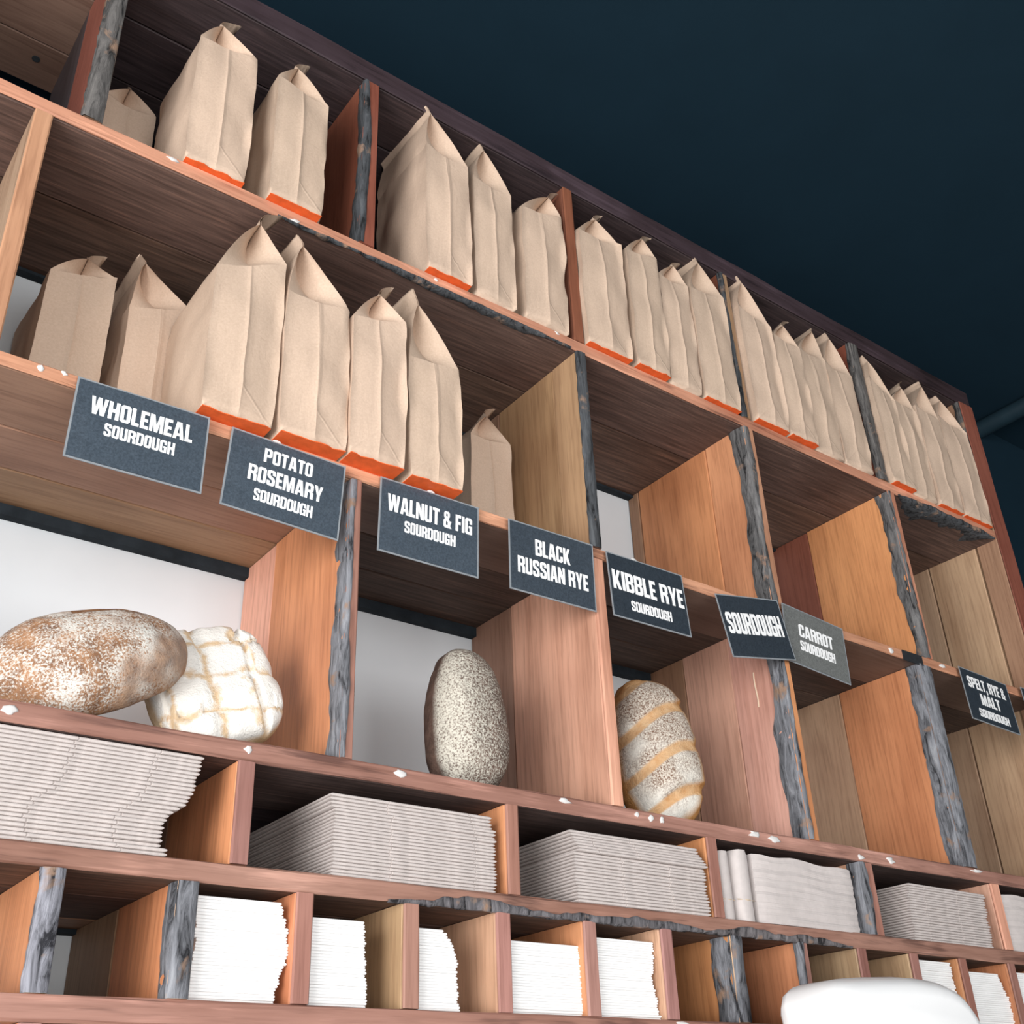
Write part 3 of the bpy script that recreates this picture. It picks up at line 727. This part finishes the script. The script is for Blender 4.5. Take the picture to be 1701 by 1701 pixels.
# ------------------------------------------------------------------ bread
def loaf_mat(kind):
    mt, nt, b = newmat('crust_'+kind)
    tc = N(nt, 'ShaderNodeTexCoord'); v = tc.outputs['Object']
    sep = N(nt, 'ShaderNodeSeparateXYZ'); nt.links.new(v, sep.inputs[0])
    X, Y, Zc = sep.outputs
    fine = noise_tex(nt, v, 420, 3, 0.7); mid = noise_tex(nt, v, 60, 4, 0.65); low = noise_tex(nt, v, 16, 3, 0.5)
    if kind == 'wholemeal':
        crust = ramp(nt, mid, [(0.3, (0.17, 0.085, 0.05)), (0.55, (0.36, 0.185, 0.095)), (0.75, (0.52, 0.29, 0.16))])
        fm = math_(nt, 'ADD', math_(nt, 'MULTIPLY', fine, 0.75), math_(nt, 'MULTIPLY', low, 0.60))
        # bare brown ear along one side and at the rim
        ear = math_(nt, 'ABSOLUTE', math_(nt, 'SUBTRACT', Y, math_(nt, 'SUBTRACT', 0.040, math_(nt, 'MULTIPLY', math_(nt, 'MULTIPLY', X, X), 2.2))))
        earm = math_(nt, 'MULTIPLY', math_(nt, 'LESS_THAN', ear, 0.011), math_(nt, 'GREATER_THAN', X, 0.0))
        pat = ramp(nt, math_(nt, 'ADD', noise_tex(nt, v, 13, 2, 0.5), math_(nt, 'MULTIPLY', fine, 0.25)), [(0.66, (0, 0, 0)), (0.76, (1, 1, 1))])
        earm = math_(nt, 'MAXIMUM', earm, math_(nt, 'MULTIPLY', pat, 0.8))
        fl = ramp(nt, fm, [(0.60, (0, 0, 0)), (0.74, (1, 1, 1))])
        fl = math_(nt, 'MULTIPLY', fl, math_(nt, 'SUBTRACT', 1.0, earm))
        side = ramp(nt, math_(nt, 'MULTIPLY', Zc, 14), [(0.02, (0.25,)*3), (0.20, (1, 1, 1))])
        fl = math_(nt, 'MULTIPLY', fl, side)
        c = mix(nt, fl, crust, (0.80, 0.77, 0.71))
    elif kind == 'rye':
        crust = ramp(nt, mid, [(0.3, (0.075, 0.045, 0.035)), (0.7, (0.17, 0.105, 0.08))])
        fm = math_(nt, 'ADD', math_(nt, 'MULTIPLY', fine, 1.0), math_(nt, 'MULTIPLY', Y, 1.9))
        fl = ramp(nt, fm, [(0.42, (0, 0, 0)), (0.62, (1, 1, 1))])
        side = ramp(nt, math_(nt, 'MULTIPLY', Zc, 14), [(0.10, (0, 0, 0)), (0.24, (1, 1, 1))])
        fl = math_(nt, 'MULTIPLY', fl, side)
        c = mix(nt, fl, crust, (0.66, 0.62, 0.53))
    elif kind == 'kibble':
        s = math_(nt, 'ADD', math_(nt, 'ADD', X, math_(nt, 'MULTIPLY', Y, 0.40)), math_(nt, 'MULTIPLY', math_(nt, 'MULTIPLY', Y, Y), 5.0))
        fr = math_(nt, 'FRACT', math_(nt, 'ADD', math_(nt, 'DIVIDE', s, 0.062), 10.30))
        gold = ramp(nt, mid, [(0.3, (0.56, 0.29, 0.12)), (0.7, (0.74, 0.50, 0.29))])
        brown = ramp(nt, fine, [(0.38, (0.16, 0.07, 0.035)), (0.60, (0.78, 0.70, 0.60))])
        band = ramp(nt, fr, [(0.0, (0, 0, 0)), (0.19, (0, 0, 0)), (0.27, (1, 1, 1)), (0.94, (1, 1, 1)), (0.99, (0, 0, 0))])
        side = ramp(nt, math_(nt, 'ADD', math_(nt, 'MULTIPLY', Zc, 12), math_(nt, 'MULTIPLY', Y, 5.0)), [(0.30, (0, 0, 0)), (0.46, (1, 1, 1))])
        white = ramp(nt, math_(nt, 'ADD', low, math_(nt, 'MULTIPLY', X, -2.2)), [(0.50, (0, 0, 0)), (0.72, (0.9,)*3)])
        top = mix(nt, white, brown, (0.86, 0.82, 0.74))
        c = mix(nt, math_(nt, 'MULTIPLY', band, side), mix(nt, side, ramp(nt, mid, [(0.3, (0.42, 0.17, 0.05)), (0.7, (0.68, 0.36, 0.13))]), gold), top)
    else:  # potato
        gold = ramp(nt, mid, [(0.3, (0.62, 0.37, 0.17)), (0.7, (0.80, 0.62, 0.42))])
        def groove(c_, per, off):
            fr = math_(nt, 'FRACT', math_(nt, 'ADD', math_(nt, 'DIVIDE', c_, per), off))
            return math_(nt, 'ABSOLUTE', math_(nt, 'SUBTRACT', fr, 0.5))
        wob = math_(nt, 'MULTIPLY', math_(nt, 'SUBTRACT', low, 0.5), 0.050)
        g1 = groove(math_(nt, 'ADD', X, wob), 0.050, 10.2); g2 = groove(math_(nt, 'ADD', Y, wob), 0.046, 10.0)
        gm = math_(nt, 'MAXIMUM', g1, g2)
        fl = ramp(nt, math_(nt, 'ADD', gm, math_(nt, 'MULTIPLY', math_(nt, 'SUBTRACT', mid, 0.5), 0.55)), [(0.38, (1, 1, 1)), (0.50, (0, 0, 0))])
        side = ramp(nt, math_(nt, 'MULTIPLY', Zc, 22), [(0.10, (0, 0, 0)), (0.30, (1, 1, 1))])
        c = mix(nt, math_(nt, 'MULTIPLY', fl, side), gold, (0.90, 0.86, 0.80))
    nt.links.new(c, b.inputs['Base Color'])
    b.inputs['Roughness'].default_value = 0.75
    b.inputs['Specular IOR Level'].default_value = 0.25
    bump(nt, b, math_(nt, 'ADD', mid, math_(nt, 'MULTIPLY', fine, 0.5)), 0.6, 0.004)
    return mt
def loaf(name, label, kind, centre, e1, nrm, a, bw, c, ex=2.2, under=0.35, score=None, zfloor=None, taper=0.0):
    """domed loaf: local X long axis, Y width, Z the crust side; metres"""
    e1 = Vector(e1).normalized(); n = Vector(nrm); n = (n - e1*n.dot(e1)).normalized(); e2 = n.cross(e1)
    nu, nv = 72, 48; mb = MB(); rows = []
    def sp(v_, p): return math.copysign(abs(v_)**p, v_)
    for i in range(1, nu):
        th = math.pi*i/nu
        row = []
        for j in range(nv):
            ph = 2*math.pi*j/nv
            x = sp(math.cos(th), 2/ex)*a
            r = abs(math.sin(th))**(2/ex)
            y = sp(math.cos(ph), 2/ex)*r*bw
            zz = sp(math.sin(ph), 2/ex)*r*c
            tp = 1 - taper*x/a
            y *= tp; zz *= tp
            if zz < 0: zz *= under
            k = 1 + 0.05*nz(x*16, y*16, zz*16+len(kind)) + 0.018*nz(x*60, y*60, zz*60)
            x *= k; y *= k; zz *= k
            if score and zz > 0: zz += score(x, y, zz)
            row.append((x, y, zz))
        rows.append(row)
    o, nn = mb.grid(rows, True)
    for s_, r0 in ((1, 0), (-1, (nu-2)*nv)):
        mb.v.append((s_*a*1.0, 0, rows[0 if s_ > 0 else -1][0][2])); q = len(mb.v)-1
        for j in range(nv): mb.f.append((q, o+r0+j, o+r0+(j+1) % nv))
    ob = mb.build(name, LM[kind], smooth=True)
    M = Matrix((e1, e2, n)).transposed().to_4x4(); M.translation = Vector(centre)
    if zfloor is not None:
        low = min((M @ Vector(v_)).z for v_ in mb.v); M.translation.z += zfloor - low
    ob.matrix_world = M
    tag(ob, label, 'bread', 'loaves on the display shelf')
    return ob
LM = {k: loaf_mat(k) for k in ('wholemeal', 'rye', 'kibble', 'potato')}
FL3 = P(0, 0, Z['s3t']).z
def sc_wm(x, y, z):
    d_ = abs(y-(0.040-2.2*x*x)); return (-0.006*math.exp(-(d_/0.006)**2) if x > -0.03 else 0)
def sc_ki(x, y, z):
    f = ((x+0.40*y+5.0*y*y)/0.062+10.30) % 1.0
    return (0.0055*(1-f) if f > 0.27 else -0.0035)*min(1, z/0.02)
def sc_po(x, y, z):
    g = max(abs(((x/0.050+10.2) % 1)-0.5), abs(((y/0.046+10.0) % 1)-0.5))
    return (-0.004 if g > 0.44 else 0.003)*min(1, z/0.01)
loaf('bread_loaf', 'big oval loaf dusted with flour, leaning on the left end of the bread shelf', 'wholemeal', P(.290, .060, .41), (.90, .05, .42), (-.38, -.80, .36), .108, .066, .056, 2.1, .35, sc_wm, FL3)
loaf('bread_loaf', 'flat white floured loaf scored in a grid, propped against the first upright', 'potato', P(.428, .080, .43), (.92, -.12, .26), (-.26, -.90, .28), .071, .076, .030, 3.4, .8, sc_po, FL3)
loaf('bread_loaf', 'dark brown loaf speckled with flour, standing on end beside the second upright', 'rye', P(.741, .068, .46), (.05, .10, 1), (.05, -.95, .10), .099, .053, .050, 2.6, .55, None, FL3, 0.13)
loaf('bread_loaf', 'golden crusty loaf with three slanted slashes, standing on end beside the third upright', 'kibble', P(1.064, .082, .46), (-.03, .12, 1), (-.10, -.93, .12), .113, .061, .058, 2.7, .6, sc_ki, FL3, 0.06)

# ------------------------------------------------------------------ flat-packed boxes (row 4)
def slab_mesh(name, w, d, h, mat, seams=(), segs=12, wav=0.0, r=None):
    """thin folded board: rounded front and side edges, small slots in the front edge; origin at front-left-bottom"""
    mb = MB(); r = r or h*0.42
    prof = [(0.0, r*0.9), (-0.0+0, 0)]
    def ring(x):
        pr = [(r*1.6, 0.01*h), (r*0.35, 0.13*h), (0, h*0.40), (0, h*0.62), (r*0.35, h*0.86), (r*1.6, h*0.99), (d-r, h*0.99), (d, h*0.7), (d, h*0.3), (d-r, 0.01*h)]
        return [(x, y_, z_) for y_, z_ in pr]
    xs_ = sorted(set([0, r*0.4, r*1.0, r*2.2, w-r*2.2, w-r*1.0, w-r*0.4, w] + [w*k/segs for k in range(1, segs)] + [s*w+dx for s in seams for dx in (-0.0010, -0.0005, 0.0005, 0.0010)]))
    rows = []
    for x in xs_:
        rg = ring(x)
        ed = min(x, w-x)
        if ed < r*2.2:
            kz = 0.36 + 0.64*min(1, ed/(r*2.2))**0.5
            rg = [(x, y_, h*0.5+(z_-h*0.5)*kz) for (_, y_, z_) in rg]
        slot = any(abs(x-s*w) < 0.0007 for s in seams)
        if slot: rg = [(q[0], max(q[1], 0.0015), q[2]) for q in rg]
        rows.append([(q[0], q[1], q[2] + wav*nz(x*9, 1.3)) for q in rg])
    o, n = mb.grid(rows, True)
    mb.cap([o+k for k in range(n)][::-1]); mb.cap([o+(len(rows)-1)*n+k for k in range(n)])
    me = bpy.data.meshes.new(name); me.from_pydata(mb.v, [], mb.f); me.validate()
    bm = bmesh.new(); bm.from_mesh(me); bmesh.ops.recalc_face_normals(bm, faces=bm.faces[:]); bm.to_mesh(me); bm.free()
    me.materials.append(mat)
    return me
def stack(name, label, group, cat, x, y, z, w, d, top, n, mat, seams, xoff, yoff=None, seed=1, rk=0.42, rot=0.006):
    rnd = random.Random(seed)
    h = (top-z)/n
    meshes = [slab_mesh(name, w*U, d*U, h*U, mat, tuple(s+rnd.uniform(-.012, .012) for s in seams), r=h*U*rk) for _ in range(4)]
    for k in range(n):
        f = (k+0.5)/n
        o = bpy.data.objects.new(name, meshes[k % 4]); sc.collection.objects.link(o)
        o.location = P(x + xoff(f) + rnd.uniform(-.0012, .0012), y + (yoff(f) if yoff else 0) + rnd.uniform(-.0012, .0012), z + k*h + 0.00002)
        o.rotation_euler.z = rnd.uniform(-rot, rot)
        lb = label
        if k == n-1: lb = label.replace(' box in', ' box on top of').replace(' box lying askew on top of', ' box, uppermost of the askew ones on')
        if k == 0: lb = label.replace(' box in', ' box at the bottom of').replace(' box lying askew on top of', ' box, lowest of the askew ones on')
        tag(o, lb, cat, group)
z4 = Z['s4t'] + 0.0003
def lin(pts):
    def f(t):
        for (a, va), (b, vb) in zip(pts, pts[1:]):
            if t <= b: return va + (vb-va)*(t-a)/(b-a)
        return pts[-1][1]
    return f
stack('flat_packed_box', 'flat-packed cardboard box in the stack at the left picture edge', 'flat boxes, left edge stack', 'cardboard box',
      .172, .004, z4, .200, .24, .3375, 25, CARDB, (.40, .78), lin([(0, .000), (.06, .001), (.08, -.006), (.3, -.005), (.42, .002), (.50, .012), (.6, .018), (1, .026)]), seed=2)
stack('flat_packed_box', 'flat-packed cardboard box in the neat stack right of the first short upright', 'flat boxes, second stack', 'cardboard box',
      .538, .004, z4, .199, .24, .3225, 23, CARDB, (.34, .86), lin([(0, 0), (.8, .001), (1, -.006)]), seed=3)
stack('flat_packed_box', 'flat-packed cardboard box in the lower straight part of the third stack', 'flat boxes, third stack', 'cardboard box',
      .846, -.002, z4, .210, .24, .2965, 15, CARDB, (.34, .70), lin([(0, 0), (1, -.003)]), seed=5)
stack('flat_packed_box', 'flat-packed cardboard box lying askew on top of the third stack', 'flat boxes, third stack top', 'cardboard box',
      .846, -.001, .2968, .206, .24, .3228, 7, CARDB, (.14, .45), lin([(0, 0.004), (1, -.004)]), lin([(0, -.006), (1, .006)]), seed=6)
stack('flat_packed_box', 'flat-packed cardboard box in the small stack near the right edge', 'flat boxes, right stack', 'cardboard box',
      1.470, .004, z4, .193, .24, .3215, 22, CARDB, (.20, .62), lin([(0, 0), (.7, .004), (1, .010)]), seed=7)

# pale paper bundle with two slim upright packets beside it
def bundle(name, label, x0, x1, y0, d, z0, z1, layers, wav, mat, r, group=None):
    t = thing(name, label, 'paper bundle', P((x0+x1)/2, y0+d/2, z0), group)
    nx = 20; rows = []
    nzr = layers*2
    for j in range(nzr+1):
        z = z0 + (z1-z0)*j/nzr; ring = []
        groove = 0.0004 if j % 2 else 0.0
        for k in range(nx+1):
            x = x0 + (x1-x0)*k/nx
            s = k/nx; yy = y0 + r*((2*s-1)**8) + groove + wav*nz(x*18, z*20) + (0.0015*nz(z*180, s*2))
            ring.append(P(x + 0.004*nz(z*60, 3) * (s > 0.9), yy, z + 0.0035*(j/nzr)*nz(x*25, 7.7)))
        ring += [P(x1+0.001*nz(z*200, 2), y0+d*0.5, z), P(x1, y0+d, z), P(x0, y0+d, z), P(x0-0.0008*nz(z*200, 5), y0+d*0.5, z)]
        rows.append(ring)
    mb = MB(); o, n = mb.grid(rows, True); mb.cap([o+k for k in range(n)][::-1]); mb.cap([o+nzr*n+k for k in range(n)])
    mb.build('paper_pile', mat, t, smooth='auto')
    return t, rows
def upright_packet(x0, x1, y0, d, z0, z1, label):
    t = thing('paper_packet', label, 'paper bundle', P((x0+x1)/2, y0+d/2, z0), 'slim upright packets')
    rows = []; xc = (x0+x1)/2; w = (x1-x0)/2
    for j in range(15):
        f = j/14; z = z0 + (z1-z0)*f
        k = 1.0 if f < 0.9 else 1-0.25*((f-0.9)/0.1)**2
        rows.append([P(xc + w*k*math.copysign(abs(math.cos(a))**0.5, math.cos(a)) + 0.001*nz(z*30, x0*9), y0+d/2 + d/2*math.copysign(abs(math.sin(a))**0.35, math.sin(a)), z) for a in [6.2832*i/28 for i in range(28)]])
    mb = MB(); o, n = mb.grid(rows, True); mb.cap([o+k for k in range(n)][::-1]); mb.cap([o+14*n+k for k in range(n)])
    mb.build('wrapper', PALE, t, smooth='auto')
    mb = MB(); zb = z0 + (z1-z0)*0.30
    mb.tube([P(x0-0.0004, y0+0.004, zb), P(xc, y0-0.0006, zb-0.0008), P(x1+0.0004, y0+0.004, zb)], 0.0006, 6); mb.build('string', FIBRE, t)
upright_packet(1.0885, 1.113, .006, .15, z4, .3265, 'slim pale packet standing against the short upright, leftmost of two')
upright_packet(1.1145, 1.146, .002, .15, z4, .330, 'slim pale packet standing between the other packet and the paper pile')
bundle('paper_pile_bundle', 'pale grey pile of thin paper filling the fourth cubby of the box row', 1.1485, 1.348, .000, .22, z4, .3255, 34, .002, PALE, .004)
bundle('paper_pile_bundle', 'pale paper pile in the last box row cubby, cut by the right edge', 1.722, 1.90, .004, .22, z4, .3255, 34, .002, PALE, .004)

# ------------------------------------------------------------------ stacks of thin white boxes (bottom row)
z5 = Z['s5t'] + 0.0003
WS = [(.407, .501, .213, lin([(0, -.010), (.25, -.004), (.45, .003), (.7, .002), (1, -.007)]), 'leftmost white stack, beside the grey post'),
      (.523, .588, .203, lin([(0, .001), (.6, -.001), (1, -.004)]), 'second white stack from the left'),
      (.640, .693, .2015, lin([(0, .002), (.6, .001), (.85, -.005), (1, -.016)]), 'third white stack, the round shouldered one'),
      (.757, .864, .197, lin([(0, .001), (1, -.001)]), 'fourth white stack from the left'),
      (.875, .969, .208, lin([(0, .003), (.5, -.005), (.8, .001), (1, .001)]), 'fifth white stack, left of empty pigeonholes'),
      (1.467, 1.556, .217, lin([(0, .002), (1, .000)]), 'white stack touching the appliance\'s right side'),
      (1.582, 1.682, .207, lin([(0, .010), (.6, .006), (1, -.010)]), 'second white stack right of the appliance'),
      (1.707, 1.79, .212, lin([(0, .002), (1, .000)]), 'white stack cut off by the right edge')]
for k, (xa, xb, top, off, where) in enumerate(WS):
    n = int((top-z5)/0.0027)
    stack('flat_white_box', 'white card box in the ' + where, 'white boxes, stack %s' % 'abcdefgh'[k], 'white box',
          xa, .012, z5, xb-xa-.003, .16, top, n, WHITEC, (), off, seed=20+k, rk=0.16, rot=0.002)

# ------------------------------------------------------------------ counter and white appliance in front of the shelves
t = thing('counter', 'plain timber counter below the picture, carrying the white appliance', 'counter', Vector((1.25, -0.18, 0)))
mb = MB(); mb.box((0.95, -0.32, 0), (1.6, -0.03, 1.00)); mb.build('cabinet_body', PLASTER, t)
mb = MB(); mb.box((0.93, -0.34, 1.00), (1.62, -0.02, 1.04)); mb.build('worktop', WOOD_X, t, TONE['tan'])
prof = [(1.032, .110), (1.029, .128), (1.0345, .140), (1.046, .147), (1.062, .1505), (1.08, .1525), (1.105, .1545), (1.133, .156), (1.16, .1575), (1.185, .1575), (1.210, .1565), (1.232, .154), (1.250, .149), (1.263, .1425), (1.273, .133), (1.281, .122), (1.287, .110)]
zc0 = (1.041-EYE)/U
outline = [(1.035, zc0)] + [(1.034, zc0+(0.10-zc0)*k/5) for k in range(1, 6)] + prof + [(1.288, zc0+(0.10-zc0)*k/5) for k in range(5, 0, -1)] + [(1.287, zc0)]
cxm, czm = 1.16, -0.1
t = thing('white_appliance', 'blank white rounded appliance top in front of the bottom row, lower right', 'appliance', P(1.16, -.14, zc0))
rows = []
for yy, k in ((-.195, .90), (-.193, .94), (-.187, .97), (-.178, .99), (-.165, 1.0), (-.12, 1.0), (-.112, .99), (-.107, .96), (-.105, .92)):
    rows.append([P(cxm+(x-cxm)*k, yy, zc0+(z-zc0)*(0.965+0.035*(k-.9)/.1)) for x, z in outline])
mb = MB(); o, n = mb.grid(rows, True); mb.cap([o+k for k in range(n)][::-1]); mb.cap([o+(len(rows)-1)*n+k for k in range(n)])
mb.build('housing', GLOSSW, t, smooth='auto')
mb = MB(); mb.box(P(1.05, -.19, zc0-0.0004), P(1.27, -.11, zc0+0.012)); mb.build('foot', BLACKTAPE, t)

# ------------------------------------------------------------------ dark pipe on the ceiling
t = thing('ceiling_pipe', 'dark painted pipe running along the black ceiling beside the shelves', 'pipe', Vector((2.735*U, -1.0, ZC-0.03)))
zp = ZC - 0.027
mb = MB(); mb.tube([(2.735*U, Y1-0.001, zp), (2.735*U, -1.2, zp), (2.735*U, -2.5, zp)], 0.026, 16); mb.build('tube', PIPE, t, smooth='auto')
for yy in (0.05, -0.9, -1.9):
    mb = MB(); mb.tube([(2.735*U, yy, zp), (2.735*U, yy-0.03, zp)], 0.0268, 16); mb.build('clip', PIPE, t, smooth='auto')

for o in bpy.data.objects:
    if '_o' in o: del o['_o']
